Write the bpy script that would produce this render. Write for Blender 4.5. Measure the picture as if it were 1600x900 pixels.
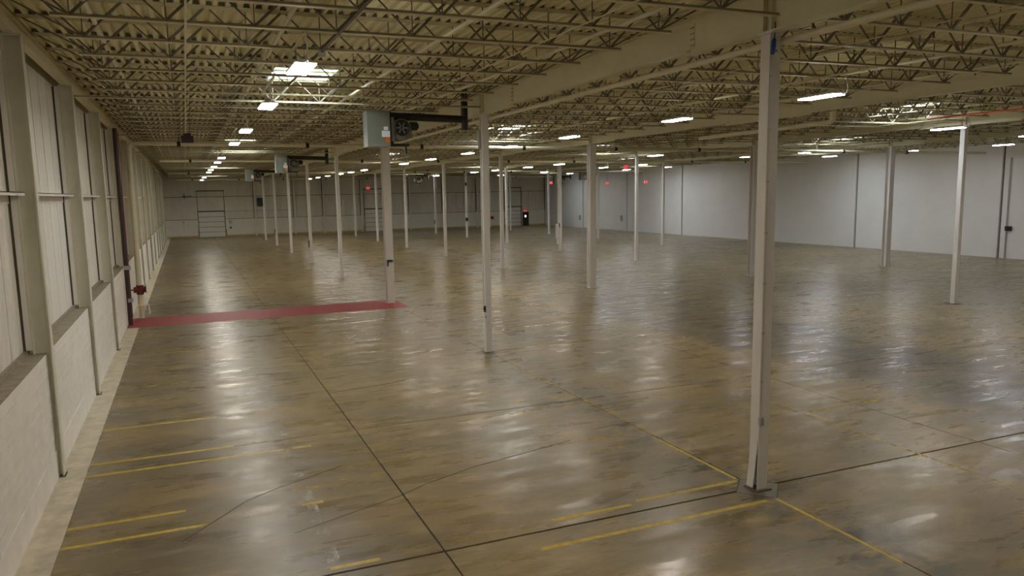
import bpy, math, random
import numpy as np
from mathutils import Matrix, Vector
random.seed(7)
scene = bpy.context.scene
for o in list(bpy.data.objects): bpy.data.objects.remove(o)

# ------------------------------------------------------------------ camera, world, exposure
F, PITCH, YAW, ROLL = 1178.5166, 0.135333, 0.387978, -0.018669
CX, CY, H = -21.5569, 12.0825, 5.0812           # principal point offset (px of 1600x900), eye height (m)
cp, sp, cyw, syw = math.cos(PITCH), math.sin(PITCH), math.cos(YAW), math.sin(YAW)
fw = np.array([syw*cp, cyw*cp, -sp]); rt = np.array([cyw, -syw, 0.0]); up = np.cross(rt, fw)
_c, _s = math.cos(ROLL), math.sin(ROLL)
rt, up = _c*rt+_s*up, -_s*rt+_c*up
cam_data = bpy.data.cameras.new('camera')
cam = bpy.data.objects.new('camera', cam_data); scene.collection.objects.link(cam)
cam_data.sensor_width = 36.0; cam_data.lens = F/1600*36.0
cam_data.shift_x = -CX/1600; cam_data.shift_y = CY/1600
cam_data.clip_start = 0.05; cam_data.clip_end = 400
cam.matrix_world = Matrix(((rt[0], up[0], -fw[0], 0), (rt[1], up[1], -fw[1], 0), (rt[2], up[2], -fw[2], H), (0, 0, 0, 1)))
scene.camera = cam

world = bpy.data.worlds.new('world'); scene.world = world; world.use_nodes = True
world.node_tree.nodes['Background'].inputs[0].default_value = (0.55, 0.62, 0.75, 1)
world.node_tree.nodes['Background'].inputs[1].default_value = 0.3
scene.view_settings.view_transform = 'Standard'; scene.view_settings.look = 'None'
scene.view_settings.gamma = 1.0; scene.view_settings.use_curve_mapping = False
scene.view_settings.exposure = -0.1
LAMP = 92.0          # emission of the LED diffusers
SKY = 26.0           # daylight coming through the skylight panes

def U(u, v, x=None, y=None, z=None):
    """photo pixel + one known coordinate -> point"""
    d = fw + rt*(u-800-CX)/F - up*(v-450-CY)/F
    t = x/d[0] if x is not None else (y/d[1] if y is not None else (z-H)/d[2])
    q = d*t; return Vector((q[0], q[1], q[2]+H))

# ------------------------------------------------------------------ grid of the building
XW, XR, YF, YB = -2.53, 51.8, 106.9, -15.5          # block face, right wall, far wall, wall behind
ROWX = [8.71, 19.62, 30.22, 40.89]                  # column rows A..D
LINEY = [9.75, 22.25, 34.88, 47.11, 59.26, 71.24, 83.26, 95.15]
JLINE = [-3.15, 9.45, 22.15, 34.85, 47.15, 59.3, 71.3, 83.3, 95.2, 106.9]
ZDECK, ZBEAM = 8.32, 7.50
ZJT, ZJB = 8.30, 7.66                               # joist top / bottom chord underside

# ------------------------------------------------------------------ materials
MATS = {}
def mat(name, col, rough=0.5, metal=0.0, var=0.0, scale=3.0, bump=0.0, stretch=(1, 1, 1), dirt=None, spec=0.5, coords='pos'):
    m = bpy.data.materials.new(name); m.use_nodes = True
    nt = m.node_tree; b = nt.nodes['Principled BSDF']
    b.inputs['Base Color'].default_value = (*col, 1); b.inputs['Roughness'].default_value = rough
    b.inputs['Metallic'].default_value = metal; b.inputs['Specular IOR Level'].default_value = spec
    if var or bump:
        g = nt.nodes.new('ShaderNodeNewGeometry'); mp = nt.nodes.new('ShaderNodeMapping')
        mp.inputs['Scale'].default_value = stretch; nt.links.new(g.outputs['Position'], mp.inputs[0])
        n = nt.nodes.new('ShaderNodeTexNoise'); n.inputs['Scale'].default_value = scale; n.inputs['Detail'].default_value = 5
        n.inputs['Roughness'].default_value = 0.6; nt.links.new(mp.outputs[0], n.inputs['Vector'])
        r = nt.nodes.new('ShaderNodeValToRGB'); nt.links.new(n.outputs['Fac'], r.inputs[0])
        d = dirt or tuple(c*(1-var) for c in col)
        r.color_ramp.elements[0].position = 0.3; r.color_ramp.elements[0].color = (*d, 1)
        r.color_ramp.elements[1].position = 0.62; r.color_ramp.elements[1].color = (*col, 1)
        nt.links.new(r.outputs[0], b.inputs['Base Color'])
        if bump:
            bp = nt.nodes.new('ShaderNodeBump'); bp.inputs['Strength'].default_value = bump; bp.inputs['Distance'].default_value = 0.01
            nt.links.new(n.outputs['Fac'], bp.inputs['Height']); nt.links.new(bp.outputs[0], b.inputs['Normal'])
    MATS[name] = m; return m
def emis(name, col, strength):
    m = bpy.data.materials.new(name); m.use_nodes = True
    b = m.node_tree.nodes['Principled BSDF']; b.inputs['Base Color'].default_value = (*[min(c, 1)*.8 for c in col], 1)
    b.inputs['Emission Color'].default_value = (*col, 1); b.inputs['Emission Strength'].default_value = strength
    MATS[name] = m; return m

mat('deck', (0.76, 0.705, 0.43), 0.6, var=0.12, scale=1.2)
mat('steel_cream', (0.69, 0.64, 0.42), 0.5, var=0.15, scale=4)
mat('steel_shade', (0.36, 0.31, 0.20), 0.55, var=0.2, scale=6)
mat('beam_cream', (0.70, 0.65, 0.44), 0.5, var=0.08, scale=2)
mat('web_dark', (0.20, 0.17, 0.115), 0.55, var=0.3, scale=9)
mat('column_white', (0.74, 0.70, 0.66), 0.42, var=0.08, scale=5, stretch=(1, 1, .25))
mat('wall_column', (0.70, 0.675, 0.55), 0.5, var=0.08, scale=3)
mat('block_white', (0.86, 0.81, 0.735), 0.6, var=0.10, scale=2.5, bump=0.15, stretch=(1, 1, 1.4))
mat('mortar', (0.42, 0.37, 0.31), 0.9)
mat('ledge', (0.33, 0.28, 0.20), 0.8, var=0.35, scale=5)
mat('panel_white', (0.84, 0.795, 0.73), 0.5, var=0.12, scale=2.0, stretch=(1, 1, .2))
mat('far_panel', (0.75, 0.69, 0.58), 0.5, var=0.12, scale=1.5, stretch=(1, 1, .2))
mat('far_block', (0.80, 0.745, 0.63), 0.6, var=0.08, scale=2.0)
mat('right_white', (0.80, 0.785, 0.76), 0.55, var=0.05, scale=0.7)
mat('seam_dark', (0.10, 0.085, 0.06), 0.8)
mat('yellow_base', (0.62, 0.46, 0.16), 0.7, var=0.25, scale=4)
mat('black', (0.012, 0.012, 0.012), 0.45)
mat('duct_black', (0.018, 0.017, 0.015), 0.4, var=0.3, scale=14, bump=0.4)
mat('heater_grey', (0.20, 0.205, 0.165), 0.4, metal=0.0, var=0.08, scale=4)
mat('heater_olive', (0.17, 0.165, 0.12), 0.5)
mat('sticker_white', (0.8, 0.8, 0.78), 0.5)
mat('sticker_orange', (0.8, 0.20, 0.03), 0.5)
mat('pipe_cream', (0.72, 0.67, 0.48), 0.45, var=0.12, scale=3)
mat('pipe_dark', (0.045, 0.025, 0.02), 0.5)
mat('red_paint', (0.32, 0.035, 0.03), 0.45)
mat('valve_red', (0.13, 0.018, 0.016), 0.5)
mat('blue_plastic', (0.02, 0.07, 0.30), 0.4)
mat('conduit', (0.50, 0.47, 0.42), 0.4, metal=0.3)
mat('box_grey', (0.42, 0.42, 0.40), 0.4, metal=0.5)
mat('lamp_housing', (0.75, 0.75, 0.75), 0.4)
mat('door_white', (0.80, 0.75, 0.65), 0.45, var=0.06, scale=2)
mat('strip_concrete', (0.60, 0.53, 0.40), 0.7, var=0.35, scale=3.0, bump=0.1)
mat('joint', (0.05, 0.042, 0.03), 0.85)
mat('pad', (0.17, 0.145, 0.105), 0.5, var=0.3, scale=6)
mat('white_residue', (0.62, 0.58, 0.50), 0.6)
mat('orange_pipe', (0.55, 0.13, 0.04), 0.5)
emis('led', (1.0, 0.93, 0.82), LAMP)
emis('led_cool', (0.93, 0.95, 1.0), LAMP)
emis('daylight', (0.80, 0.90, 1.0), SKY)
emis('exit_red', (1.0, 0.05, 0.06), 0.8)
emis('door_glass', (0.85, 0.95, 1.0), 2.2)

def floor_material():
    m = bpy.data.materials.new('polished_concrete'); m.use_nodes = True; MATS['floor'] = m
    nt = m.node_tree; N = nt.nodes; L = nt.links; b = N['Principled BSDF']
    pos = N.new('ShaderNodeNewGeometry').outputs['Position']
    def noise(scale, detail=6, stretch=(1, 1, 1), rough=0.6, dist=0.0, off=0):
        mp = N.new('ShaderNodeMapping'); mp.inputs['Scale'].default_value = stretch; mp.inputs['Location'].default_value = (off, off*.7, 0)
        L.new(pos, mp.inputs[0]); n = N.new('ShaderNodeTexNoise'); n.inputs['Scale'].default_value = scale
        n.inputs['Detail'].default_value = detail; n.inputs['Roughness'].default_value = rough; n.inputs['Distortion'].default_value = dist
        L.new(mp.outputs[0], n.inputs['Vector']); return n.outputs['Fac']
    def ramp(fac, p0, p1, c0=(0, 0, 0), c1=(1, 1, 1)):
        r = N.new('ShaderNodeValToRGB'); L.new(fac, r.inputs[0]); e = r.color_ramp.elements
        e[0].position = p0; e[1].position = p1; e[0].color = (*c0, 1); e[1].color = (*c1, 1); return r.outputs[0]
    def mix(fac, a, c, mode='MIX'):
        x = N.new('ShaderNodeMix'); x.data_type = 'RGBA'; x.blend_type = mode
        for sock, val in ((x.inputs[0], fac), (x.inputs[6], a), (x.inputs[7], c)):
            if isinstance(val, (int, float)): sock.default_value = val
            elif isinstance(val, tuple): sock.default_value = (*val, 1)
            else: L.new(val, sock)
        return x.outputs[2]
    def mth(op, a, c=0.0):
        x = N.new('ShaderNodeMath'); x.operation = op; x.use_clamp = op in ('MULTIPLY',)
        for sock, val in ((x.inputs[0], a), (x.inputs[1], c)):
            if isinstance(val, (int, float)): sock.default_value = val
            else: L.new(val, sock)
        return x.outputs[0]
    sep = N.new('ShaderNodeSeparateXYZ'); L.new(pos, sep.inputs[0])
    def sstep(v, a, c):
        x = N.new('ShaderNodeMapRange'); x.interpolation_type = 'SMOOTHSTEP'; L.new(v, x.inputs[0])
        x.inputs[1].default_value = a; x.inputs[2].default_value = c; return x.outputs[0]
    wob = mth('ADD', sep.outputs[0], mth('MULTIPLY', mth('SUBTRACT', noise(0.5, 4), 0.5), 2.2))
    base = ramp(noise(0.35, 5, (1, 1, 1)), 0.35, 0.65, (0.210, 0.155, 0.062), (0.330, 0.246, 0.105))
    # mottling at several sizes, drawn out across the hall by sweeping
    base = mix(mth('MULTIPLY', ramp(noise(1.1, 8, (0.55, 1.7, 1), 0.68), 0.42, 0.66), 0.70), base, (0.115, 0.090, 0.048))
    base = mix(mth('MULTIPLY', ramp(noise(1.7, 8, (0.5, 1.6, 1), 0.7, 0.3, 31), 0.50, 0.72), 0.75), base, (0.46, 0.35, 0.19))
    base = mix(mth('MULTIPLY', ramp(noise(5.0, 7, (0.5, 1.8, 1), 0.7, 0.2, 63), 0.42, 0.64), 0.45), base, (0.15, 0.116, 0.062))
    base = mix(mth('MULTIPLY', ramp(noise(0.5, 6, (0.7, 1.3, 1), 0.65, 0.3, 88), 0.50, 0.66), 0.55), base, (0.175, 0.150, 0.100))
    # grey traffic wear along the wall side and in the aisle of the second bay
    z1 = mth('SUBTRACT', 1.0, sstep(wob, 0.6, 3.4))
    base = mix(mth('MULTIPLY', z1, mth('MULTIPLY', ramp(noise(0.8, 7, (0.6, 1.4, 1), 0.68, 0.2, 17), 0.32, 0.60), 0.75)), base, (0.125, 0.103, 0.072))
    z2 = mth('MULTIPLY', sstep(wob, 15.3, 16.4), mth('SUBTRACT', 1.0, sstep(wob, 20.6, 22.0)))
    z2 = mth('MULTIPLY', z2, mth('SUBTRACT', 1.0, sstep(sep.outputs[1], 24, 36)))
    base = mix(mth('MULTIPLY', z2, mth('MULTIPLY', ramp(noise(0.7, 7, (1, 1, 1), 0.65, 0, 12), 0.30, 0.58), 0.85)), base, (0.085, 0.073, 0.052))
    z3 = sstep(wob, 22, 32)
    base = mix(mth('MULTIPLY', z3, 0.35), base, (0.205, 0.175, 0.125))
    # dark rubber / oil stains, denser along the first column row
    dx = mth('ABSOLUTE', mth('SUBTRACT', wob, 8.6))
    near = mth('SUBTRACT', 1.0, sstep(dx, 0.1, 1.5))
    near = mth('MULTIPLY', near, mth('SUBTRACT', 1.0, sstep(sep.outputs[1], 18, 30)))
    st = ramp(noise(1.6, 9, (1, 1.3, 1), 0.7, 0.4, 5), 0.47, 0.58)
    base = mix(mth('MULTIPLY', mth('MULTIPLY', st, near), 0.85), base, (0.075, 0.066, 0.048))
    st2 = ramp(noise(0.55, 10, (0.8, 1.3, 1), 0.74, 0.6, 77), 0.54, 0.70)
    base = mix(mth('MULTIPLY', st2, 0.55), base, (0.12, 0.098, 0.06))
    # rusty orange tint
    base = mix(mth('MULTIPLY', ramp(noise(0.28, 5, (1, 1.6, 1), 0.6, 0, 140), 0.50, 0.72), 0.45), base, (0.35, 0.235, 0.085))
    # specks
    sp_ = ramp(noise(14, 2, (1, 1, 1), 0.5), 0.71, 0.75)
    base = mix(mth('MULTIPLY', sp_, 0.6), base, (0.06, 0.05, 0.04))
    L.new(base, b.inputs['Base Color'])
    rr = ramp(noise(1.1, 7, (0.5, 2.0, 1), 0.65, 0, 55), 0.3, 0.7, (0.17,)*3, (0.46,)*3)
    L.new(rr, b.inputs['Roughness'])
    b.inputs['Specular IOR Level'].default_value = 0.45
    bp = N.new('ShaderNodeBump'); bp.inputs['Strength'].default_value = 0.12; bp.inputs['Distance'].default_value = 0.02
    L.new(noise(2.2, 5, (0.8, 1.6, 1), 0.6, 0, 9), bp.inputs['Height']); L.new(bp.outputs[0], b.inputs['Normal'])
    return m
floor_material()
def worn_paint(name, col, lo, hi, scale=3.0, rough=0.45, stretch=(1, 1, 1)):
    """paint that has been scuffed off down to the concrete below it"""
    m = bpy.data.materials.new(name); m.use_nodes = True; MATS[name] = m
    nt = m.node_tree; N = nt.nodes; L = nt.links; b = N['Principled BSDF']
    b.inputs['Roughness'].default_value = rough
    g = N.new('ShaderNodeNewGeometry'); mp = N.new('ShaderNodeMapping'); mp.inputs['Scale'].default_value = stretch
    L.new(g.outputs['Position'], mp.inputs[0])
    n = N.new('ShaderNodeTexNoise'); n.inputs['Scale'].default_value = scale; n.inputs['Detail'].default_value = 8; n.inputs['Roughness'].default_value = .7
    L.new(mp.outputs[0], n.inputs['Vector'])
    r = N.new('ShaderNodeValToRGB'); L.new(n.outputs['Fac'], r.inputs[0])
    r.color_ramp.elements[0].position = lo; r.color_ramp.elements[1].position = hi
    n2 = N.new('ShaderNodeTexNoise'); n2.inputs['Scale'].default_value = 9; n2.inputs['Detail'].default_value = 5; L.new(g.outputs['Position'], n2.inputs['Vector'])
    r2 = N.new('ShaderNodeValToRGB'); L.new(n2.outputs['Fac'], r2.inputs[0])
    r2.color_ramp.elements[0].position = .3; r2.color_ramp.elements[0].color = (*[c*.6 for c in col], 1)
    r2.color_ramp.elements[1].position = .65; r2.color_ramp.elements[1].color = (*col, 1)
    L.new(r2.outputs[0], b.inputs['Base Color']); L.new(r.outputs[0], b.inputs['Alpha'])
YEL = (0.60, 0.42, 0.035)
worn_paint('yellow_fresh', YEL, 0.22, 0.36)
worn_paint('yellow_worn', YEL, 0.44, 0.62)
worn_paint('yellow_faint', YEL, 0.52, 0.74)
worn_paint('red_floor', (0.36, 0.030, 0.030), 0.20, 0.34, 1.2, 0.55, (.6, 1.6, 1))
worn_paint('white_worn', (0.55, 0.50, 0.42), 0.52, 0.62, 2.0)

# ------------------------------------------------------------------ mesh helpers
col = scene.collection
def nth(n):
    return '%d%s' % (n, 'th' if 10 <= n % 100 <= 20 else {1: 'st', 2: 'nd', 3: 'rd'}.get(n % 10, 'th'))
class MB:
    def __init__(s): s.v = []; s.f = []; s.mi = []; s.k = 0
    def mesh(s, vs, fs):
        o = len(s.v); s.v += [tuple(v) for v in vs]; s.f += [tuple(i+o for i in f) for f in fs]; s.mi += [s.k]*len(fs); return s
    def box(s, x0, x1, y0, y1, z0, z1):
        return s.mesh([(x0,y0,z0),(x1,y0,z0),(x1,y1,z0),(x0,y1,z0),(x0,y0,z1),(x1,y0,z1),(x1,y1,z1),(x0,y1,z1)],
                      [(0,3,2,1),(4,5,6,7),(0,1,5,4),(1,2,6,5),(2,3,7,6),(3,0,4,7)])
    def bar(s, a, b, w, t, upv=(0, 0, 1)):
        a, b = Vector(a), Vector(b); d = (b-a).normalized(); u = Vector(upv)
        if abs(d.dot(u)) > .98: u = Vector((0, 1, 0))
        sx = d.cross(u).normalized(); sz = sx.cross(d).normalized()
        vs = [p+sx*i*w/2+sz*j*t/2 for p in (a, b) for i, j in ((-1,-1),(1,-1),(1,1),(-1,1))]
        return s.mesh(vs, [(0,3,2,1),(4,5,6,7),(0,1,5,4),(1,2,6,5),(2,3,7,6),(3,0,4,7)])
    def tube(s, pts, r, n=10, caps=True):
        pts = [Vector(p) for p in pts]; rings = []
        rad = r if isinstance(r, (list, tuple)) else [r]*len(pts)
        ref = None
        for i, p in enumerate(pts):
            d = ((pts[min(i+1, len(pts)-1)]-pts[max(i-1, 0)])).normalized()
            if ref is None: ref = Vector((0, 0, 1)) if abs(d.z) < .9 else Vector((1, 0, 0))
            sx = d.cross(ref).normalized(); sz = sx.cross(d).normalized(); ref = sz
            rings.append([p+(sx*math.cos(2*math.pi*k/n)+sz*math.sin(2*math.pi*k/n))*rad[i] for k in range(n)])
        vs = [v for rg in rings for v in rg]; fs = []
        for i in range(len(pts)-1):
            for k in range(n): fs.append((i*n+k, i*n+(k+1) % n, (i+1)*n+(k+1) % n, (i+1)*n+k))
        if caps: fs.append(tuple(range(n-1, -1, -1))); fs.append(tuple((len(pts)-1)*n+k for k in range(n)))
        return s.mesh(vs, fs)
    def prism(s, poly, z0, z1):
        n = len(poly); vs = [(x, y, z0) for x, y in poly]+[(x, y, z1) for x, y in poly]
        return s.mesh(vs, [tuple(range(n-1, -1, -1)), tuple(range(n, 2*n))]+[(i, (i+1) % n, n+(i+1) % n, n+i) for i in range(n)])
    def data(s, name, m, smooth=False):
        me = bpy.data.meshes.new(name); me.from_pydata(s.v, [], s.f); me.update()
        for x in (m if isinstance(m, (list, tuple)) else [m]): me.materials.append(MATS[x])
        if s.k: me.polygons.foreach_set('material_index', s.mi)
        if smooth: me.polygons.foreach_set('use_smooth', [True]*len(s.f)); me.set_sharp_from_angle(angle=0.7)
        return me
    def build(s, name, m, parent=None, smooth=False, loc=(0, 0, 0)):
        return put(name, s.data(name, m, smooth), parent, loc)
def put(name, me, parent=None, loc=(0, 0, 0), rz=0.0):
    o = bpy.data.objects.new(name, me); col.objects.link(o); o.location = loc
    if rz: o.rotation_euler = (0, 0, rz)
    if parent: o.parent = parent
    return o
def tag(o, label, cat, group=None):
    o['label'] = label; o['category'] = cat
    if group: o['group'] = group
    return o
def thing(name, label, cat, loc=(0, 0, 0), group=None, rz=0.0):
    o = put(name, None, None, loc, rz); o.empty_display_size = .2; return tag(o, label, cat, group)
def struct(o): o['kind'] = 'structure'; return o
def hsec(b_, x, y, z0, z1, w, d, tf=.02, tw=.014, axis='x'):
    """vertical H section, flanges facing +-axis"""
    if axis == 'x':
        b_.box(x-d/2, x-d/2+tf, y-w/2, y+w/2, z0, z1); b_.box(x+d/2-tf, x+d/2, y-w/2, y+w/2, z0, z1); b_.box(x-d/2+tf, x+d/2-tf, y-tw/2, y+tw/2, z0, z1)
    else:
        b_.box(x-w/2, x+w/2, y-d/2, y-d/2+tf, z0, z1); b_.box(x-w/2, x+w/2, y+d/2-tf, y+d/2, z0, z1); b_.box(x-tw/2, x+tw/2, y-d/2+tf, y+d/2-tf, z0, z1)
    return b_

# ------------------------------------------------------------------ floor: slabs with open joints
XJ = [-2.06, 3.1, 8.71, 14.25, 19.62, 24.9, 30.22, 35.5, 40.89, 46.3, XR]
YJ = [YB]
for k in range(len(JLINE)):
    y = [-3.1, 9.79, 22.38, 34.9, 47.2, 59.3, 71.3, 83.3, 95.2, YF][k]
    if YJ[-1] < y: YJ += [(YJ[-1]+y)/2, y] if k else [y]
YJ[YJ.index(9.79)+1] = 16.0
floor = struct(MB().box(-3.0, XR+.3, YB-.3, YF+.3, -.35, -.025).build('floor', 'joint'))
for i in range(len(XJ)-1):
    for j in range(len(YJ)-1):
        gx0, gx1 = [(.004 if q == 0 else .015 if q < 3 else .011) for q in (i, i+1)]; gy0, gy1 = [(.024 if abs(YJ[q]-9.79) < .1 else .012) for q in (j, j+1)]
        MB().box(XJ[i]+gx0, XJ[i+1]-(gx1 if i < len(XJ)-2 else 0), YJ[j]+gy0, YJ[j+1]-gy1, -.024, 0).build('slab', 'floor', floor)
for j in range(len(YJ)-1):
    MB().box(-2.9, -2.062, YJ[j]+.006, YJ[j+1]-.006, -.024, .003).build('edge_strip', 'strip_concrete', floor)
def stripe(x0, x1, y0, y1, m, name='painted_line', h=.0007):
    return MB().box(x0, x1, y0, y1, 0.0002, h).build(name, m, floor)
stripe(-2.50, 9.12, 33.05, 35.75, 'red_floor', 'painted_walkway', .0045)
hw = .045
for x0, x1, y, m in [(-2.06,-.34,12.92,'yellow_fresh'),(-2.06,-.1,12.2,'yellow_fresh'),(-.1,.6,12.24,'yellow_worn'),(-2.06,.58,16.03,'yellow_fresh'),(.58,3.0,16.1,'yellow_faint'),
        (-2.06,2.05,15.35,'yellow_fresh'),(-2.06,.35,18.41,'yellow_fresh'),(.4,3.6,18.3,'yellow_faint'),(-2.06,0,21.44,'yellow_worn'),(-2.06,-.2,22.35,'yellow_worn'),
        (-2.06,-.5,24.75,'yellow_worn'),(-2.06,-.6,27.82,'yellow_worn'),(-2.06,-.5,31.05,'yellow_worn'),(1.5,2.2,9.96,'yellow_fresh'),(.4,1.5,9.98,'yellow_faint'),(2.2,4.9,10.0,'yellow_faint'),
        (1.45,1.8,12.34,'yellow_fresh'),(1.4,2.05,13.05,'yellow_worn'),(2.1,8.3,13.2,'yellow_faint'),(4.38,8.5,9.28,'yellow_fresh'),(3.2,4.3,9.29,'yellow_faint'),(4.96,6.4,10.07,'yellow_fresh'),(6.55,8.6,10.16,'yellow_fresh'),
        (6.25,8.3,13.22,'yellow_worn'),(6.9,8.0,12.52,'yellow_worn'),(7.1,8.65,16.42,'yellow_worn'),(6.8,8.75,15.68,'yellow_worn'),(2.6,6.8,15.6,'yellow_faint'),
        (12.8,15.2,12.8,'yellow_worn'),(15.5,17.8,12.77,'yellow_faint'),(9.2,12.5,15.4,'yellow_faint')]:
    stripe(x0, x1, y-hw, y+hw, m)
for x, y0, y1, m in [(8.68,6.9,9.29,'yellow_fresh'),(8.66,10.25,12.6,'yellow_fresh'),(8.74,12.6,20.5,'yellow_worn'),(12.62,8.0,13.6,'yellow_worn'),(12.9,14.6,18.0,'yellow_faint'),(8.8,20.5,22.0,'yellow_worn')]:
    stripe(x-.035, x+.035, y0, y1, m)
stripe(15.57, 15.70, 9.0, 31, 'white_worn', 'joint_filler_residue')
stripe(1.50, 1.68, 7.0, 17.0, 'white_worn', 'joint_filler_residue')
for x, ys in ((21.86, np.arange(13.2, 21.8, .17)), (23.72, np.arange(14.2, 23.0, .17))):     # two rows of old anchor holes
    b = MB()
    for y in ys:
        if random.random() < .86: b.prism([(x+.035*math.cos(a*math.pi/3)+random.uniform(-.02,.02), y+.035*math.sin(a*math.pi/3)) for a in range(6)], .0002, .0008)
    o = b.build('anchor_hole_row', 'joint', floor); o['kind'] = 'stuff'
for (x, y), k in [((rx, ly), (i, j)) for i, rx in enumerate(ROWX) for j, ly in enumerate(LINEY)]:
    r = .47
    pad = MB().prism([(x+r*math.cos(a*math.pi/2), y+r*math.sin(a*math.pi/2)) for a in range(4)], .0004, .0016).build('column_pad_joint', 'joint', floor)
    MB().prism([(x+(r-.028)*math.cos(a*math.pi/2), y+(r-.028)*math.sin(a*math.pi/2)) for a in range(4)], .0018, .0030).build('column_pad', 'pad', pad)
for pts in ([(3.0,12.0),(3.6,12.35),(4.6,12.75),(5.6,13.0),(7.0,13.35)],[(3.0,12.0),(2.2,11.7),(1.2,11.3)],[(-.4,11.7),(.6,12.9),(1.2,13.3),(2.4,13.9)],[(3.1,19.4),(4.5,19.6),(6,20.1)]):   # hairline cracks
    MB().tube([(x, y, .0005) for x, y in pts], .006, 4).build('crack', 'joint', floor)

# ------------------------------------------------------------------ ceiling: fluted deck with skylight openings
PITCH_R = .2032
def snap(x): return round((x+3.0)/PITCH_R)*PITCH_R-3.0
SKYL = []
BAYC = [3.05, 15.1, 27.4, 36.6, 46.9]
for b, ys in enumerate(([21.2,45.7,70.5,96.0],[35.2,59.6,84.0],[22.9,46.9,71.3,95.6],[35.4,59.6,84.0],[46.3,71.0,95.6])):
    for y in ys: SKYL.append((snap(BAYC[b]-.82), snap(BAYC[b]+.82), y-1.1, y+1.1, b))
b = MB(); X = -3.0
prof = [(0, 0), (.07, 0), (.095, .075), (.178, .075), (PITCH_R, 0)]
while X < XR+.2:
    cuts = sorted((s[2], s[3]) for s in SKYL if s[0]-1e-4 <= X < s[1]-1e-4)
    y = YB-.2
    for a, c in cuts+[(YF+.2, None)]:
        vs = [(X+px, yy, ZDECK+pz) for yy in (y, a) for px, pz in prof]
        b.mesh(vs, [(i, i+5, i+6, i+1) for i in range(4)])
        y = c
    X += PITCH_R
ceiling = struct(b.build('ceiling', 'deck'))
struct(MB().box(-3.3, XR+.5, YB-.4, YF+.4, ZDECK+.45, ZDECK+.5).build('ceiling_roof_membrane', 'seam_dark', ceiling))
del ceiling.children[0]['kind']
ROWNAME = ['beside the metal-clad wall', 'between first and second column rows', 'between second and third column rows', 'between third and fourth column rows', 'beside the smooth white wall']
for x0, x1, y0, y1, bay in SKYL:
    s = thing('skylight', f'bright roof skylight, {nth(sum(1 for q in SKYL if q[4] == bay and q[2] >= y0))} from dock-door wall, bay {ROWNAME[bay]}', 'skylight', ((x0+x1)/2, (y0+y1)/2, ZDECK), 'skylights in the roof deck')
    w, l = (x1-x0)/2, (y1-y0)/2
    b = MB().box(-w-.01, -w+.03, -l, l, -.02, .35).box(w-.03, w+.01, -l, l, -.02, .35).box(-w, w, -l-.01, -l+.03, -.02, .35).box(-w, w, l-.03, l+.01, -.02, .35)
    b.build('curb', 'lamp_housing', s)
    MB().box(-w, w, -l, l, .30, .33).build('pane', 'daylight', s)
    b = MB()
    for k in range(7): b.box(-w, w, -l+2*l*(k+1)/8-.012, -l+2*l*(k+1)/8+.012, -.005, .02)
    b.build('safety_grille', 'steel_cream', s)

# ------------------------------------------------------------------ left wall: block base, metal panels, girts
WC = [9.2, 15.66, 22.05, 28.45, 34.9, 41.2, 47.5, 53.5, 59.9, 66.0, 72.4, 78.3, 84.3, 90.2, 96.2, 101.5]
WCall = [-15.4, -9.4, -3.2, 3.0]+WC+[YF]
wall_left = struct(MB().box(-3.35, -3.0, YB-.4, YF+.4, -.3, ZDECK+.45).build('wall_left', 'mortar'))
ZL = 2.33; PX = -2.88
ph = {}
def panel_mesh(w, h, m, key):
    k = (round(w, 3), round(h, 3), m)
    if k not in ph:                       # shallow ribbed sheet standing in the YZ plane, face towards +x
        b = MB(); n = 6; pts = [(.012, .012)]
        for i in range(n):
            c = w*(i+.5)/n; q = w/n
            pts += [(c-q*.22, .012), (c-q*.10, 0), (c+q*.10, 0), (c+q*.22, .012)]
        pts += [(w-.012, .012)]
        vs = [(x, y, z) for z in (.008, h-.008) for y, x in pts]; N_ = len(pts)
        b.mesh(vs, [(i, i+1, N_+i+1, N_+i) for i in range(N_-1)])
        b.box(-.02, -.004, 0.004, w-.004, .004, h-.004)
        ph[k] = b.data('wall_panel', m)
    return ph[k]
courses = {}
for k in range(len(WCall)-1):
    ya, yb = WCall[k]+.015, WCall[k+1]-.015
    zc = [0, .52]+[.52+(ZL-.52)*(i+1)/9 for i in range(9)]
    if yb > -4:
        for i in range(10):
            key = round(yb-ya, 2)
            b = MB().box(-2.98, XW-(0 if i else -.012), ya, yb, zc[i]+(.005 if i else 0), zc[i+1]-.005)
            b.build('block_course', 'block_white', wall_left)
    else: MB().box(-2.98, XW, ya, yb, 0, ZL).build('block_course', 'block_white', wall_left)
    MB().box(-2.90, XW-.004, ya, yb, ZL, ZL+.012).build('ledge', 'ledge', wall_left)
    MB().box(-2.92, -2.80, ya, yb, ZL+.012, ZL+.09).build('sill_angle', 'ledge', wall_left)
    n = 6; w = (yb-ya)/n
    for i in range(n):
        put('wall_panel', panel_mesh(w, 5.22-ZL, 'panel_white', 'l'), wall_left, (PX, ya+w*i, ZL+.012))
        put('wall_panel', panel_mesh(w, 7.95-5.24, 'panel_white', 'l'), wall_left, (PX, ya+w*i, 5.24))
    # girt: channel with a wide flat top
    b = MB().box(PX+.01, -2.60, ya+.01, yb-.12, 5.235, 5.25).box(-2.612, -2.60, ya+.01, yb-.12, 5.19, 5.25).box(PX+.01, PX+.03, ya+.01, yb-.12, 5.05, 5.24)
    b.build('girt', 'panel_white', wall_left)
    MB().box(-2.98, -2.9, ya, yb, 7.9, ZDECK).build('head_closure', 'steel_cream', wall_left)
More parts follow.
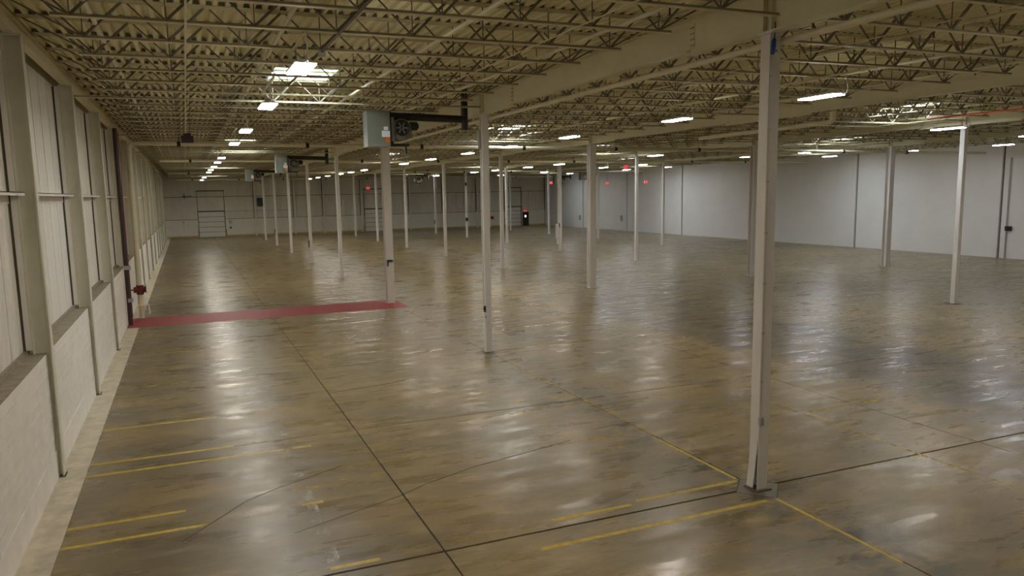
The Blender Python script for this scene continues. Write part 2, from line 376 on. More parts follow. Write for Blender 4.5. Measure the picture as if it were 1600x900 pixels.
for y in WC:
    t = thing('wall_column', f'grey-green steel H column on the metal-clad wall, {nth(sum(1 for q in WC if q >= y))} from dock-door wall', 'column', (-2.58, y, 0), 'steel columns along the metal-clad wall')
    hsec(MB(), 0, 0, .02, 7.92, .22, .30, .022, .014, 'x').build('shaft', 'wall_column', t)
    MB().box(-.245, -.155, -.14, -.02, ZL+.10, 7.90).build('jamb_angle', 'panel_white', t)
    MB().box(-.29, -.25, -.13, -.10, ZL+.10, 7.90).build('gap_shade', 'seam_dark', t)  # dark strip that paints the shadow between wall panel and column
    MB().box(-.04, .175, -.13, .13, .003, .02).build('base_plate', 'seam_dark', t)
    MB().box(-.15, .15, -.10, .10, 7.92, 7.95).build('cap_plate', 'wall_column', t)
for k in range(len(WC)-1):
    ya, yb = WC[k]+.01, WC[k+1]-.01
    b = MB().box(-2.68, -2.52, ya, yb, 7.95, 7.97).box(-2.607, -2.593, ya, yb, 7.97, 8.24).box(-2.68, -2.52, ya, yb, 8.24, 8.26)
    t = tag(b.build('spandrel_beam', 'beam_cream'), f'cream edge beam atop the metal-clad wall, {nth(len(WC)-1-k)} from dock-door wall', 'beam', 'edge beams over the metal-clad wall')

# ------------------------------------------------------------------ far wall
wall_far = struct(MB().box(-3.2, XR+.4, YF+.32, YF+.6, -.3, ZDECK+.45).build('wall_far', 'mortar'))
FP = YF+.16
def fpanel(x, w, z0, z1, m='far_panel'):
    o = put('wall_panel', panel_mesh(w, z1-z0, m, 'f'), wall_far, (x, FP, z0)); o.rotation_euler = (0, 0, -math.pi/2); return o
FC = [-2.5, 8.6, 13.74, 17.7, 23.0, 30.05, 35.1, 40.5, 45.1, 51.75]
DOORS = [(1.40, 4.72, 3.32, 6.0), (23.45, 26.4, 3.12, 5.93), (45.2, 47.82, 2.9, 5.8)]
MAN = (48.05, 49.02, 2.08)
segs = [(-2.9, 1.35), (4.77, 23.4), (26.45, 45.15), (47.87, 48.0), (49.07, XR)]
for a, c in segs:
    n = max(1, round((c-a)/1.35)); w = (c-a)/n
    MB().box(a, c, YF+.02, YF+.32, 0, 2.33).build('block_base', 'far_block', wall_far)
    MB().box(a, c, YF+.012, YF+.02, 0.0, .24).build('painted_base_band', 'yellow_base', wall_far)
    for i in range(n): fpanel(a+w*i, w, 2.36, 5.26)
n = round((XR+2.9)/1.35); w = (XR+2.9)/n
for i in range(n): fpanel(-2.9+w*i, w, 5.32, ZDECK+.1)
for a, c, dz, uz in DOORS:
    for i in range(2): fpanel(a+(c-a)/2*i, (c-a)/2, dz+.1, 5.26)
fpanel(MAN[0], MAN[1]-MAN[0], MAN[2]+.1, 5.26)
MB().box(-2.9, XR, YF+.04, YF+.155, 5.24, 5.33).build('girt', 'ledge', wall_far)
MB().box(4.85, 13.5, YF+.12, YF+.15, 3.32, 3.37).build('girt', 'ledge', wall_far)
MB().box(-2.9, 1.35, YF+.01, YF+.14, 2.31, 2.38).build('ledge', 'ledge', wall_far)
MB().box(4.77, 23.4, YF+.01, YF+.14, 2.31, 2.38).build('ledge', 'ledge', wall_far)
MB().box(26.45, 45.15, YF+.01, YF+.14, 2.31, 2.38).build('ledge', 'ledge', wall_far)
for d, (a, c, dz, uz) in enumerate(DOORS):
    door = struct(put('door_%d' % (d+1), None)); door.location = ((a+c)/2, YF+.05, 0); hwid = (c-a)/2
    for i in range(5):
        b = MB().box(-hwid+.05, hwid-.05, .04, .09, dz*i/5+.025, dz*(i+1)/5-.025)
        for q in range(3): b.box(-hwid+.12+q*(2*hwid-.2)/3, -hwid+.05+(q+1)*(2*hwid-.2)/3, .025, .04, dz*i/5+.1, dz*(i+1)/5-.1)
        b.build('door_section', 'door_white', door)
    MB().box(-hwid, hwid, .1, .25, 0, dz).build('door_backing', 'seam_dark', door)
    for sx in (-1, 1):
        MB().box(sx*hwid-.05, sx*hwid+.05, -.05, .09, 0, dz+.08).build('door_track', 'heater_olive', door)
        MB().box(sx*(hwid+.12)-.05, sx*(hwid+.12)+.05, -.12, -.02, 0, 1.0).build('yellow_guard_post', 'yellow_base', door)
        MB().box(sx*hwid-.025, sx*hwid+.025, 0.02, .09, dz+.08, uz).build('upper_frame', 'seam_dark', door)
    MB().box(-hwid-.05, hwid+.05, -.06, .08, dz+.02, dz+.14).build('header', 'seam_dark', door)
    MB().box(-hwid-.08, hwid+.08, -.03, .08, uz, uz+.12).build('upper_header', 'seam_dark', door)
d4 = struct(put('door_4', None)); d4.location = ((MAN[0]+MAN[1])/2, YF+.05, 0)
MB().box(-.46, .46, .0, .06, .01, 2.04).build('door_leaf', 'black', d4)
MB().box(-.14, .10, -.012, 0.0, 1.30, 1.62).build('door_window', 'door_glass', d4)
MB().box(-.53, -.46, -.03, .08, 0, 2.1).box(.46, .53, -.03, .08, 0, 2.1).box(-.53, .53, -.03, .08, 2.04, 2.11).build('door_frame', 'seam_dark', d4)
MB().box(-.30, .22, -.06, -.01, 2.16, 2.32).build('door_sign', 'exit_red', d4)
for x in FC[1:-1]:
    t = tag(hsec(MB(), x, YF-.08, 0.003, 7.7, .22, .26, .018, .014, 'y').build('end_wall_column', 'far_block'), f'slim off-white column on dock-door wall, {nth(FC.index(x))} from the metal-clad wall', 'column', 'columns along the dock-door wall')
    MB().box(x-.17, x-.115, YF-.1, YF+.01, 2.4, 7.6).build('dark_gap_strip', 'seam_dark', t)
for x0, z0, x1, z1, lab in [(30.2,2.5,35.0,6.6,'lone diagonal brace rod on dock-door wall beside a crossed pair'),(35.25,2.5,40.35,6.6,'crossed brace rod on dock-door wall rising toward the smooth white wall'),(35.25,6.6,40.35,2.5,'crossed brace rod on dock-door wall falling toward the smooth white wall')]:
    tag(MB().bar((x0, YF-.02, z0), (x1, YF-.02, z1), .06, .05).build('wall_brace', 'steel_cream'), lab, 'brace', 'diagonal braces on the dock-door wall')
tag(MB().box(8.95, 9.62, YF-.05, YF+.015, 3.95, 5.0).box(8.9, 9.67, YF-.02, YF+.015, 3.9, 5.05).build('wall_louver', 'black'), 'black rectangular louver on the dock-door wall', 'louver')
tag(MB().box(42.7, 43.2, YF-.03, YF+.015, 1.15, 1.6).box(42.75, 43.15, YF-.034, YF-.03, 1.2, 1.55).build('wall_sign', 'red_paint'), 'small red sign plate low on the dock-door wall', 'sign')
t = thing('control_box', 'grey dock door control box with dark switch on dock-door wall', 'box', (5.35, YF, 2.0))
MB().box(-.2, .2, -.12, .015, -.25, .15).build('case', 'box_grey', t)
MB().box(-.1, .1, -.14, .015, -.95, -.72).build('switch', 'black', t); MB().tube([(0, -.04, -.25), (0, -.04, -.72)], .02, 6).build('conduit', 'conduit', t)
t = thing('wall_fan', 'small dark bracket unit mounted high on the dock-door wall', 'fan', (-.1, YF, 5.45))
MB().tube([(0, -.25, .3), (0, -.25, -.35)], .05, 8).build('mast', 'black', t); MB().box(-.35, .9, -.27, -.2, -.1, -.03).build('arm', 'black', t); MB().box(-.05, .05, -.25, .06, .1, .2).build('bracket', 'black', t)
t = thing('wall_conduit', 'thin conduit with junction box low on the dock-door wall', 'conduit', (-.4, YF, 1.0))
MB().tube([(0, -.02, -.3), (0, -.02, 1.0)], .025, 6).build('pipe', 'conduit', t); MB().box(-.1, .1, -.08, .015, .95, 1.2).build('junction_box', 'box_grey', t)

# ------------------------------------------------------------------ right wall: smooth precast panels and pilasters
wall_right = struct(MB().box(XR+.06, XR+.4, YB-.4, YF+.4, -.3, ZDECK+.45).build('wall_right', 'seam_dark'))
RP = [YB, -2.9, 9.7, 22.4, 35.1, 47.3, 59.3, 71.35, 82.9, 94.4, YF]
for k in range(len(RP)-1):
    MB().box(XR, XR+.06, RP[k]+.06, RP[k+1]-.06, 0, ZDECK+.3).build('precast_panel', 'right_white', wall_right)
for y in RP[3:-1]:
    MB().box(XR-.10, XR+.05, y+.05, y+.42, 0, ZDECK-.4).build('pilaster', 'right_white', wall_right)
tag(MB().tube([(XR-.06, 34.6, .03), (XR-.06, 34.6, 6.8)], .05, 8).build('wall_pipe', 'box_grey'), 'thin grey vertical pipe on the smooth white wall', 'pipe')
t = thing('wall_switch', 'dark switch box on the grey pipe of smooth white wall', 'box', (XR, 34.45, 2.0))
MB().box(-.14, 0, -.18, .22, -.12, .2).build('case', 'black', t); MB().box(-.19, -.14, -.1, .02, 0, .08).build('lever', 'black', t)
for i, (u, v) in enumerate(((906, 340), (971, 341))):
    q = U(u, v, x=XR-.05); tag(MB().box(q.x-.06, XR, q.y-.2, q.y+.2, q.z-.35, q.z+.35).box(q.x-.08, q.x-.06, q.y-.15, q.y+.15, q.z-.3, q.z+.3).build('wall_cabinet', 'box_grey'), f'grey electrical cabinet on smooth white wall, {"first" if i == 0 else "second"} from dock-door wall', 'cabinet', 'cabinets on the white wall')
struct(MB().box(-3.2, XR+.4, YB-.4, YB, -.3, ZDECK+.45).build('wall_back', 'far_block'))

# ------------------------------------------------------------------ roof girders along the column rows
LN = [-2.9]+LINEY+[YF+.01]
ORD = ['first', 'second', 'third', 'fourth', 'fifth', 'sixth', 'seventh', 'eighth', 'ninth', 'tenth']
def ibeam(b, x, y0, y1, z0, z1, w=.21, tf=.022, tw=.014):
    b.box(x-w/2, x+w/2, y0, y1, z0, z0+tf); b.box(x-w/2, x+w/2, y0, y1, z1-tf, z1); b.box(x-tw/2, x+tw/2, y0, y1, z0+tf, z1-tf); return b
for i, x in enumerate(ROWX):
    rown = f'{ORD[i]} column row'
    ends = []
    for j, y in enumerate(LINEY):
        a, c = y-2.35, y+2.05
        if j == len(LINEY)-1: c = y+2.05
        t = thing('roof_girder', f'deep cream girder over the {ORD[7-j]} column from dock-door wall, {rown}', 'beam', (x, y, ZBEAM), f'girders over the columns of the {rown}')
        ibeam(MB(), 0, a-y, c-y, 0, .64).build('girder_body', 'beam_cream', t)
        for s in (-1, 1):
            for yy in (-.09, .09): MB().box(s*.007, s*.09, yy-.006, yy+.006, .022, .618).build('stiffener', 'beam_cream', t)
        for yy in (a-y+.06, c-y-.06):
            b = MB().box(-.02, -.007, yy-.06, yy+.06, .12, .55).box(.007, .02, yy-.06, yy+.06, .12, .55)
            pl = b.build('splice_plate', 'beam_cream', t)
            if i == 0 and j < 2:
                for q in range(4):
                    for dy in (-.035, .035): MB().box(-.032, -.02, yy+dy-.011, yy+dy+.011, .16+q*.1, .18+q*.1).build('bolt', 'web_dark', pl)
        ends.append((a, c))
    for j in range(-1, len(LINEY)):
        y0 = ends[j][1]+.008 if j >= 0 else -8.0
        y1 = ends[j+1][0]-.008 if j+1 < len(LINEY) else YF+.01
        o = ibeam(MB(), x, y0, y1, ZBEAM+.06, ZBEAM+.64, .19).build('drop_in_girder', 'beam_cream')
        tag(o, f'cream girder hung between column-top girders, {nth(len(LINEY)-j)} from dock-door wall, {rown}', 'beam', f'hung girders of the {rown}')

# ------------------------------------------------------------------ joists
BX = [-2.56]+ROWX+[XR]
joist_meshes = {}
def joist_parts(L, strut, x0):
    key = (round(L, 2), strut, round(x0, 2))
    if key in joist_meshes: return joist_meshes[key]
    D = ZJT-ZJB; n = 7; e = 1.21; q = (L-2*e)/n
    zt, zb = -.03, -D+.03
    top = MB().box(0, L, -.07, .07, -.010, 0).box(0, L, -.020, -.012, -.055, -.010).box(0, L, .012, .020, -.055, -.010)
    top.box(0, .12, -.05, .05, -.075, -.055).box(L-.12, L, -.05, .05, -.075, -.055)
    b0, b1 = (0.12, L-.12) if strut else (e-.24, L-e+.24)
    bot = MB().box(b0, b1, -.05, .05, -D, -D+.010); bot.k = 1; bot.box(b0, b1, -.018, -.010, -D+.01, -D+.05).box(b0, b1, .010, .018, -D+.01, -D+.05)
    mem = []
    for i in range(n+1):
        xb = e+q*i
        mem.append(((xb, zb), (xb, zt), .016))
        if i < n: mem.append(((xb, zb), (xb+q/2-.03, zt), .040)); mem.append(((xb+q-0.0, zb), (xb+q/2+.03, zt), .024))
    mem += [((.10, zt), (e, zb), .024), ((L-.10, zt), (L-e, zb), .024), ((e, zb), (e*.52, zt), .03), ((L-e, zb), (L-e*.52, zt), .03)]
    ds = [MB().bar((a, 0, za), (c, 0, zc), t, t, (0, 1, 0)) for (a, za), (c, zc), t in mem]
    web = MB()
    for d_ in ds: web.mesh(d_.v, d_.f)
    shade_fill = MB(); X = -3.0                                # added dark fills standing in for shade in the flutes over the top chord
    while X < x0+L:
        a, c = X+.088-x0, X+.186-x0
        if a > .05 and c < L-.05: shade_fill.mesh([(a, -.055, .004), (c, -.055, .004), (c, .055, .004), (a, .055, .004), (a+.012, -.055, .066), (c-.012, -.055, .066), (c-.012, .055, .066), (a+.012, .055, .066)],
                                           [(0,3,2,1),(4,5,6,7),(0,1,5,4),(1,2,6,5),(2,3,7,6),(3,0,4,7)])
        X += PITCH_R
    joist_meshes[key] = (top.data('top_chord', 'steel_cream'), bot.data('bottom_chord', ['steel_cream', 'steel_shade']), web.data('web', 'web_dark'), [d_.data('web_member', 'web_dark') for d_ in ds], shade_fill.data('flute_shade_fills', 'web_dark'))
    return joist_meshes[key]
JY = []
for k in range(len(JLINE)-1):
    for q in range(8): JY.append((JLINE[k]+(JLINE[k+1]-JLINE[k])*q/8, q == 0))
JY = [(y, s) for y, s in JY if y > 4.2]
GAPS = ['from the metal-clad wall to the first column row', 'from the first to the second column row', 'from the second to the third column row', 'from the third to the fourth column row', 'from the fourth column row to the smooth white wall']
for bay in range(5):
    x0 = BX[bay]+(.0 if bay == 0 else .01); L = BX[bay+1]-x0-(.01 if bay < 4 else 0)
    for k, (y, strut) in enumerate(JY):
        top, bot, web, mems, shade_fill = joist_parts(L, strut, x0)
        lab = f'cream {"column-line" if strut else "open-web"} roof joist, {nth(len(JY)-k)} from dock-door wall, bay {ROWNAME[bay]}'
        t = thing('roof_joist', lab, 'joist', (x0, y, ZJT+.018), ('column-line joists ' if strut else 'roof joists ')+GAPS[bay])
        put('top_chord', top, t); put('bottom_chord', bot, t); o = put('flute_shade_fills', shade_fill, t); o['kind'] = 'stuff'
        if (bay <= 1 and y < 31) or (bay == 2 and y < 27):
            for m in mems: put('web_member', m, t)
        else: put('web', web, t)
# bridging and sprinkler branch lines running the length of the hall
for bay in range(5):
    npipe = nbr = 0
    for dx, kind in ((1.40, 'pipe'), (2.74, 'bridge'), (4.30, 'pipe'), (7.15, 'pipe'), (8.5, 'bridge'), (9.75, 'pipe')):
        x = BX[bay]+dx
        if x > BX[bay+1]-.4: continue
        if kind == 'pipe':
            npipe += 1
            t = thing('sprinkler_branch_pipe', f'{nth(npipe)} sprinkler branch pipe from metal-clad side, bay {ROWNAME[bay]}', 'pipe', (x, 0, 7.93), f'branch pipes through the joists {GAPS[bay]}')
            MB().tube([(0, 2.0, 0), (0, YF-.6, 0)], .042, 8).build('pipe_run', 'pipe_cream', t, True)
            hd = MB().tube([(0, 0, -.02), (0, 0, -.14)], .014, 6).tube([(0, 0, -.14), (0, 0, -.15)], .035, 6).data('sprinkler_head', 'pipe_dark')
            for k in range(9): put('sprinkler_head', hd, t, (0, 10.3+k*3.1, 0))
        else:
            nbr += 1
            tag(MB().box(x-.016, x+.016, 2.0, YF, ZJB+.002, ZJB+.002+.012).build('bridging_angle', 'steel_cream'), f'{nth(nbr)} thin bridging bar under joists from metal-clad side, bay {ROWNAME[bay]}', 'bridging', f'bridging bars {GAPS[bay]}')

# ------------------------------------------------------------------ columns
ORDW = ['first', 'second', 'third', 'fourth', 'fifth', 'sixth', 'seventh', 'eighth']
TS = .215
tube_me = None
colobj = {}
for i, x in enumerate(ROWX):
    for j, y in enumerate(LINEY):
        if i == 3 and j < 1: continue
        far_n = ORDW[7-j]
        wide = (j == 2)
        kind = 'wide white H-section steel column' if wide else ('white boxed steel column with peeled base cover' if (i, j) == (0, 0) else 'white square steel column')
        t = thing('steel_column', f'{kind}, {far_n} from dock-door wall in {ORD[i]} row from metal-clad wall', 'column', (x, y, 0), 'interior steel columns')
        colobj[i, j] = t
        if wide:
            hsec(MB(), 0, 0, .03, ZBEAM-.025, .36, .36, .024, .016, 'y').build('shaft', 'column_white', t)
        elif (i, j) == (0, 0):
            b = MB().box(-.105, .105, -.105, -.09, .03, ZBEAM-.025).box(-.105, .105, .09, .105, .03, ZBEAM-.025).box(.02, .034, -.09, .09, .03, ZBEAM-.025)
            b.build('shaft', 'column_white', t)
            MB().box(-.105, -.095, -.092, .09, 1.15, ZBEAM-.03).build('side_cover', 'column_white', t)
            pc = MB(); n = 8
            for k in range(n):       # lower end of the cover plate bent outwards and sideways
                f0, f1 = k/n, (k+1)/n; g = lambda f: -.10-.055*f*f; h_ = lambda f: 1.15-1.10*f; ys = lambda f: .045*f
                pc.mesh([(g(f0), -.09+ys(f0), h_(f0)), (g(f0), .09+ys(f0)*.4, h_(f0)), (g(f1), .09+ys(f1)*.4, h_(f1)), (g(f1), -.09+ys(f1), h_(f1)),
                         (g(f0)+.01, -.09+ys(f0), h_(f0)), (g(f0)+.01, .09+ys(f0)*.4, h_(f0)), (g(f1)+.01, .09+ys(f1)*.4, h_(f1)), (g(f1)+.01, -.09+ys(f1), h_(f1))],
                        [(0,1,2,3),(7,6,5,4),(0,4,5,1),(1,5,6,2),(2,6,7,3),(3,7,4,0)])
            pc.build('bent_cover', 'column_white', t)
        else:
            if tube_me is None:
                w, r = TS/2, .018
                poly = [(sx*(w-(r if a else 0)), sy*(w-(0 if a else r))) for sx, sy, seq in ((1,1,(0,1)),(-1,1,(1,0)),(-1,-1,(0,1)),(1,-1,(1,0))) for a in seq]
                tube_me = MB().prism(poly, .03, ZBEAM-.025).data('shaft', 'column_white')
            put('shaft', tube_me, t)
        hb = .20 if not wide else .24
        MB().box(-hb*.8, hb*.8, -hb*.8, hb*.8, .0035, .03).build('base_plate', 'column_white' if j > 1 else 'pad', t)
        MB().box(-.12, .12, -.16, .16, ZBEAM-.025, ZBEAM-.001).build('cap_plate', 'column_white', t)
# fittings on the nearest columns
c = colobj[0, 0]
cd = MB().tube([(-.09, -.118, 1.28), (-.09, -.118, 7.2)], .011, 8).build('conduit', 'conduit', c, True)
for z in np.arange(1.9, 7.2, .82): MB().box(-.115, -.065, -.132, -.105, z-.012, z+.012).build('conduit_clamp', 'box_grey', cd)
MB().box(-.125, -.055, -.165, -.105, 1.16, 1.29).build('outlet_box', 'box_grey', c)
MB().tube([(.125, .06, 4.62), (.125, .06, 7.45)], .018, 8).build('conduit', 'column_white', c, True)
MB().box(.105, .15, .03, .09, 4.5, 4.62).build('conduit_end', 'column_white', c)
t = thing('cord_connector', 'dark blue cord connector hanging by a black cord from column top', 'connector', (8.71-.06, 9.75-.135, 7.2))
MB().tube([(.01, 0, .44), (.02, -.005, .34), (.0, -.01, .20)], .008, 6).build('cord', 'black', t)
MB().tube([(0, -.01, .20), (-.005, -.012, .16), (-.02, -.015, .03), (-.035, -.015, -.04), (-.04, -.015, -.06)], [.012, .034, .036, .034, .015], 8).build('connector_body', 'blue_plastic', t, True)
MB().box(-.01, .05, -.03, -.01, -.01, .01).build('latch', 'blue_plastic', t)
t = colobj[0, 1]
b = MB().box(-.15, -.10, -.13, -.05, 1.33, 1.53).box(-.175, -.15, -.12, -.07, 1.40, 1.47); b.build('outlet_box', 'black', t)
MB().box(-.115, -.1, -.125, -.09, 1.14, 1.22).build('plug_cover', 'black', t)
MB().tube([(-.118, 0, 1.53), (-.118, 0, 7.4)], .012, 6).build('conduit', 'conduit', t)
MB().tube([(.125, -.06, 4.0), (.125, -.06, 7.4)], .016, 6).build('conduit', 'column_white', t)
MB().box(-.19, -.11, -.06, .06, 6.45, 7.0).build('disconnect_switch', 'box_grey', t)
t = colobj[0, 2]
MB().box(-.14, .12, -.25, -.18, 1.98, 2.06).box(-.14, -.09, -.25, -.18, 1.76, 1.98).build('pull_handle_bracket', 'black', t)
t = colobj[2, 4]
MB().box(-.42, -.2, -.14, .10, 1.1, 2.3).box(-.34, -.2, -.12, .08, .55, 1.05).build('panel_box', 'column_white', t)
MB().box(-.2, -.1, -.12, .1, 2.0, 2.35).build('switch', 'black', t); MB().tube([(-.22, 0, 2.3), (-.22, 0, 7.3)], .035, 6).build('conduit', 'column_white', t)
t = colobj[2, 6]
MB().box(-.15, .1, -.2, -.1, 1.9, 2.3).build('switch', 'black', t); MB().box(-.15, .05, -.2, -.1, 6.0, 6.35).build('junction_box', 'black', t)
for k in ((0, 4), (0, 6), (2, 7)): MB().box(-.18, -.105, -.06, .06, 1.2, 1.75).build('switch', 'black', colobj[k])

# ------------------------------------------------------------------ LED high bay lights (each carries its own light)
lens_me = MB().box(-.165, .165, -.56, .56, -.028, 0).data('diffuser', 'led')
lens2_me = MB().box(-.165, .165, -.56, .56, -.028, 0).data('diffuser', 'led_cool')
hous_me = MB().box(-.175, .175, -.58, .58, .0005, .035).box(-.10, .10, -.5, .5, .035, .075).data('housing', 'lamp_housing')
cord_me = MB().tube([(0, -.57, .03), (0, -.68, -.03), (0, -.78, .01), (0, -.80, .12), (0, -.70, .46)], .012, 6).data('cord', 'sticker_white')
LB = [1.95, 14.2, 25.5, 35.8, 46.3]
LY = [[1.2,7.3,13.35,18.95,26.0,32.1,43.6,49.0,55.5,62.0,67.8,84.0,96.0],[2,8,14.15,19.9,27,33,38.7,45.4,51.6,64.2,69.8,75,82.2,88.5,94.8],
      [1,7.2,13.3,19.4,37.8,50.1,55.6,62.4,67.8,79.7],[11,23,36.6,42,55,61.4,73.9,86],[7,19,31.5,38.0,45,66.5,74.3,88]]
for bay in range(5):
    for y in LY[bay]:
        nn = nth(sum(1 for q in LY[bay] if q >= y))
        z = {2: 7.08, 4: 7.42}.get(bay, 7.22)
        t = thing('high_bay_light', f'linear LED high-bay light, {nn} from dock-door wall, bay {ROWNAME[bay]}', 'light', (LB[bay], y, z), f'LED lights in the bay {ROWNAME[bay]}')
        put('diffuser', lens2_me if bay >= 3 else lens_me, t); put('housing', hous_me, t); put('cord', cord_me, t)
        jl = sorted(q for q, _ in JY)
        a = max([q for q in jl if q <= y-.5] or [y-.8]); c = min([q for q in jl if q >= y+.5] or [y+.8]); zc = ZJT+.018-(ZJT-ZJB)
        MB().box(-.02, .02, a-y-.03, c-y+.03, zc-z-.04, zc-z-.0005).build('mounting_strut', 'steel_cream', t)
        hm = MB().tube([(0, 0, .07), (0, 0, zc-z-.02)], .006, 5).data('hanger', 'conduit')
        for dy in (-.45, .45): put('hanger', hm, t, (0, dy, 0))

# ------------------------------------------------------------------ unit heaters with black flues
def heater(x, y, z, lab, flue=2.45, cream=False):
    t = thing('unit_heater', lab, 'heater', (x, y, z))
    cab = MB().box(-.34, .34, -.28, .28, -.52, .52).build('cabinet', 'heater_grey', t)
    MB().box(.15, .28, -.288, -.28, -.04, .06).build('sticker', 'sticker_white', cab); MB().box(.09, .335, -.288, -.28, -.24, -.06).build('sticker', 'sticker_white', cab)
    MB().box(.20, .335, -.29, -.288, -.40, -.24).build('sticker', 'sticker_orange', cab)
    MB().box(.34, .38, -.30, .28, -.50, .5).box(.38, .47, -.16, .2, -.48, .46).build('rear_frame', 'black', t)
    MB().box(.385, .475, -.26, -.2, -.36, .34).build('access_strip', 'heater_grey', t)
    n = 20; sc = [(.72+(.30+.05*k/n)*math.cos(2*math.pi*k/n), (.30+.05*k/n)*math.sin(2*math.pi*k/n)) for k in range(n)]
    b = MB(); vs = [(a, yy, c_) for yy in (-.2, .22) for a, c_ in sc]
    b.mesh(vs, [tuple(range(n)), tuple(range(2*n-1, n-1, -1))]+[(k, n+k, n+(k+1) % n, (k+1) % n) for k in range(n)])
    b.build('blower_housing', 'pipe_cream' if cream else 'heater_olive', t)
    rg = [(.72+.21*math.cos(2*math.pi*k/16), -.225, .04+.21*math.sin(2*math.pi*k/16)) for k in range(17)]
    MB().tube(rg, .03, 6, False).build('fan_ring', 'black', t, True)
    MB().tube([(.72, -.21, .04), (.72, -.202, .04)], .2, 16).build('fan_inlet', 'black', t)
    b = MB()
    for k in range(6):
        a = k*math.pi/3; b.bar((.72, -.215, .04), (.72+.19*math.cos(a), -.215, .04+.19*math.sin(a)), .05, .008, (0, 1, 0))
    b.build('fan_blade_set', 'heater_olive', t)
    MB().tube([(1.0, -.1, .1), (1.22, -.1, .1)], .13, 12).tube([(1.22, -.1, .1), (1.26, -.1, .1)], .08, 10).build('motor', 'black', t, True)
    MB().box(.36, .95, -.15, .15, -.50, -.42).box(.86, .9, -.05, .05, -.72, -.42).build('gas_train', 'black', t)
    du = MB().tube([(.36, 0, .40), (flue, 0, .34)], .115, 14).build('flue_duct', 'duct_black', t, True)
    MB().tube([(flue, 0, .02), (flue, 0, ZDECK-z-.01)], .105, 14).build('flue_riser', 'duct_black', t, True)
    for sx in (-.3, .3): MB().tube([(sx, 0, .52), (sx, 0, ZJB-z)], .008, 5).build('hanger_rod', 'conduit', t)
    return t
heater(5.42, 22.62, 7.03, 'grey box unit heater with orange sticker and long black flue duct', 2.80)
heater(5.45, 47.3, 7.03, 'dark unit heater with black flue, third column line before the red walkway'.replace(', third column line before the red walkway', ' hung one bay beyond the red walkway'), 2.72)
heater(5.45, 71.5, 7.03, 'small unit heater with light cabinet hung nearest the dock-door wall corner', 2.72)
q = U(644, 287, y=80); heater(q.x, q.y, 6.75, 'unit heater with cream blower hung beside the second column row', 1.8, True)
q = U(869, 285, y=92); heater(q.x, q.y, 6.72, 'unit heater hung near the black personnel door', 2.2)
q = U(910, 275, y=80); t = heater(q.x, q.y, 6.95, 'unit heater with black fan face hung by the smooth white wall', 2.0)

# ------------------------------------------------------------------ sprinkler mains, risers, small fittings
def main_pipe(y, z0, z1, x0, x1, lab, r=.075):
    t = thing('sprinkler_main_pipe', lab, 'pipe', (x0, y, z0)); n = 10
    MB().tube([(0, 0, 0), (x1-x0, 0, z1-z0)], r, 12).build('pipe_run', 'pipe_cream', t, True)
    for k in range(int((x1-x0)/5.4)):
        f = (1.75+5.4*k)/(x1-x0)
        cpl = MB().tube([(f*(x1-x0)-.07, 0, f*(z1-z0)), (f*(x1-x0)+.07, 0, f*(z1-z0))], r+.028, 12).build('coupling', 'black', t, True)
        MB().tube([(f*(x1-x0), 0, f*(z1-z0)+r), (f*(x1-x0), 0, ZDECK-z0)], .01, 5).build('hanger_rod', 'black', t)
    return t
main_pipe(35.6, 7.42, 7.15, -1.85, 50.5, 'long cream sprinkler main with black couplings above the red walkway', .085)
main_pipe(51.5, 7.42, 7.26, -1.3, 50.5, 'cream sprinkler main one bay beyond the red walkway', .075)
main_pipe(76.0, 7.42, 7.3, -1.3, 50.5, 'thin cream sprinkler main two bays before the dock-door wall', .07)
main_pipe(100.5, 7.35, 7.3, -.8, 50.5, 'cream sprinkler main beside the dock-door wall', .07)
t = thing('fire_riser', 'cream vertical fire riser pipe with dark red valve on metal-clad wall', 'pipe', (-2.06, 35.6, 0))
MB().tube([(0, 0, .004), (0, 0, 7.22), (.03, 0, 7.33), (.09, 0, 7.40), (.155, 0, 7.42)], .10, 14).build('riser_pipe', 'pipe_cream', t, True)
vv = MB().tube([(-.25, 0, 1.25), (.22, 0, 1.25)], .13, 10).tube([(0, 0, 1.05), (0, 0, 1.45)], .15, 12).tube([(.22, 0, 1.25), (.24, 0, 1.25)], .18, 12).build('valve', 'valve_red', t, True)
MB().tube([(-.42, 0, 1.25), (-.25, 0, 1.25)], .03, 6).tube([(-.42, 0, 1.25), (-.40, 0, 1.25)], .14, 12).build('handwheel', 'pipe_dark', vv)
MB().tube([(-.1, -.1, .55), (.3, -.12, .58), (.32, -.12, .2)], .03, 8).build('drain_pipe', 'pipe_cream', t, True)
t = thing('drain_riser', 'dark brown vertical pipe with red cable beside the red walkway end', 'pipe', (-2.405, 33.9, 0))
MB().tube([(0, 0, .006), (0, 0, 7.9)], .085, 12).build('pipe_run', 'pipe_dark', t, True)
MB().tube([(.09, .06, .3), (.09, .06, 5.5), (.13, .06, 6.3), (.12, .06, 7.8)], .014, 6).build('cable', 'red_paint', t, True)
MB().box(-.08, .16, -.12, .1, 2.28, 2.44).build('bracket', 'box_grey', t); MB().box(-.03, .16, -.10, .1, .95, 1.1).build('bracket', 'box_grey', t)
tag(MB().tube([(8.95, 6.0, 7.39), (8.95, 35.5, 7.39)], .055, 10).build('girder_pipe', 'pipe_cream', None, True), 'cream pipe hung right under the girder of the first column row', 'pipe')
t = thing('vent_pipe', 'thick cream pipe with upturned elbow under the second column row girder', 'pipe', (19.92, 19.3, 7.2))
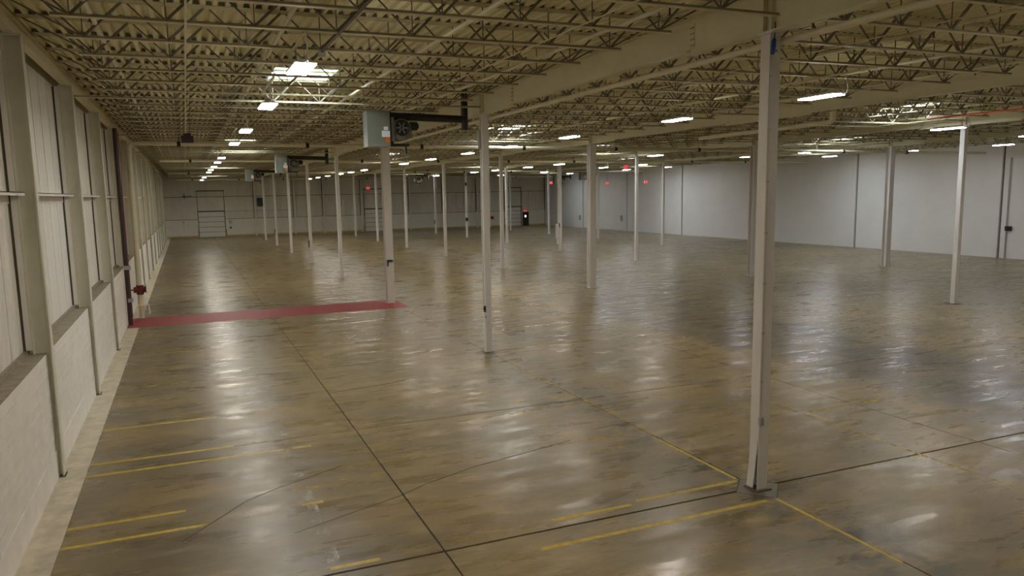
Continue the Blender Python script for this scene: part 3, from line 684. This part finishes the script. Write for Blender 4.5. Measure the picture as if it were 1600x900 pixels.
MB().tube([(0, 7, -.03), (0, .12, 0), (0, .03, .03), (0, 0, .12), (0, 0, .30)], .085, 12).build('pipe_run', 'pipe_cream', t, True)
MB().tube([(0, 0, .10), (0, 0, .34)], .10, 12).build('elbow_collar', 'pipe_cream', t, True)
for dy in (1.2, 5.0): MB().tube([(0, dy, .07), (0, dy, ZDECK-7.2)], .01, 5).build('hanger_rod', 'pipe_cream', t)
tag(MB().tube([(27.1, 12.0, 7.642), (27.1, 21.5, 7.642)], .035, 8).build('gas_pipe', 'orange_pipe'), 'rusty orange pipe run across joists beneath a skylight', 'pipe')
q = U(290, 217, z=7.3)
t = thing('alarm_speaker', 'dark red-brown box hung from a thin rod over the red walkway', 'speaker', (q.x+.06, q.y, 7.3))
MB().box(-.21, .21, -.15, .15, -.14, .10).box(-.13, .13, -.12, .12, .10, .20).build('case', 'pipe_dark', t); MB().tube([(0, 0, .2), (0, 0, ZDECK-7.3)], .01, 5).build('rod', 'pipe_cream', t)
for (u, v), y, s, lab in [((575,294),103.5,.24,'small red illuminated exit sign above the second dock door'),((978,261),50,.17,'red illuminated exit sign hung on a rod among the LED lights'),((949,286),80,.2,'red exit sign hung before the smooth white wall, nearer the dock doors'),((1009,284),74,.2,'red exit sign hung before the middle of the smooth white wall'),((860,286),96,.3,'red exit sign hung by the corner near the black personnel door')]:
    y = min((j for j, _ in JY), key=lambda a: abs(a-y)); q = U(u, v, y=y); t = thing('exit_sign', lab, 'sign', (q.x, q.y, q.z))
    MB().box(-s, s, -.03, -.026, -.13, .13).build('lit_face', 'exit_red', t); MB().box(-s-.02, s+.02, -.026, .03, -.15, .15).build('case', 'sticker_white', t)
    MB().tube([(0, 0, .15), (0, 0, ZJB-q.z+.02)], .012, 5).build('rod', 'conduit', t)

t = thing('power_conduit', 'dark conduit along the joist undersides feeding the first LED light', 'conduit', (2.45, 4.0, 7.652))
MB().tube([(0, 0, 0), (0, 10.1, 0)], .022, 8).build('conduit_run', 'pipe_dark', t, True)
MB().box(-.06, .06, 10.1, 10.25, -.07, .024).build('junction_box', 'box_grey', t)
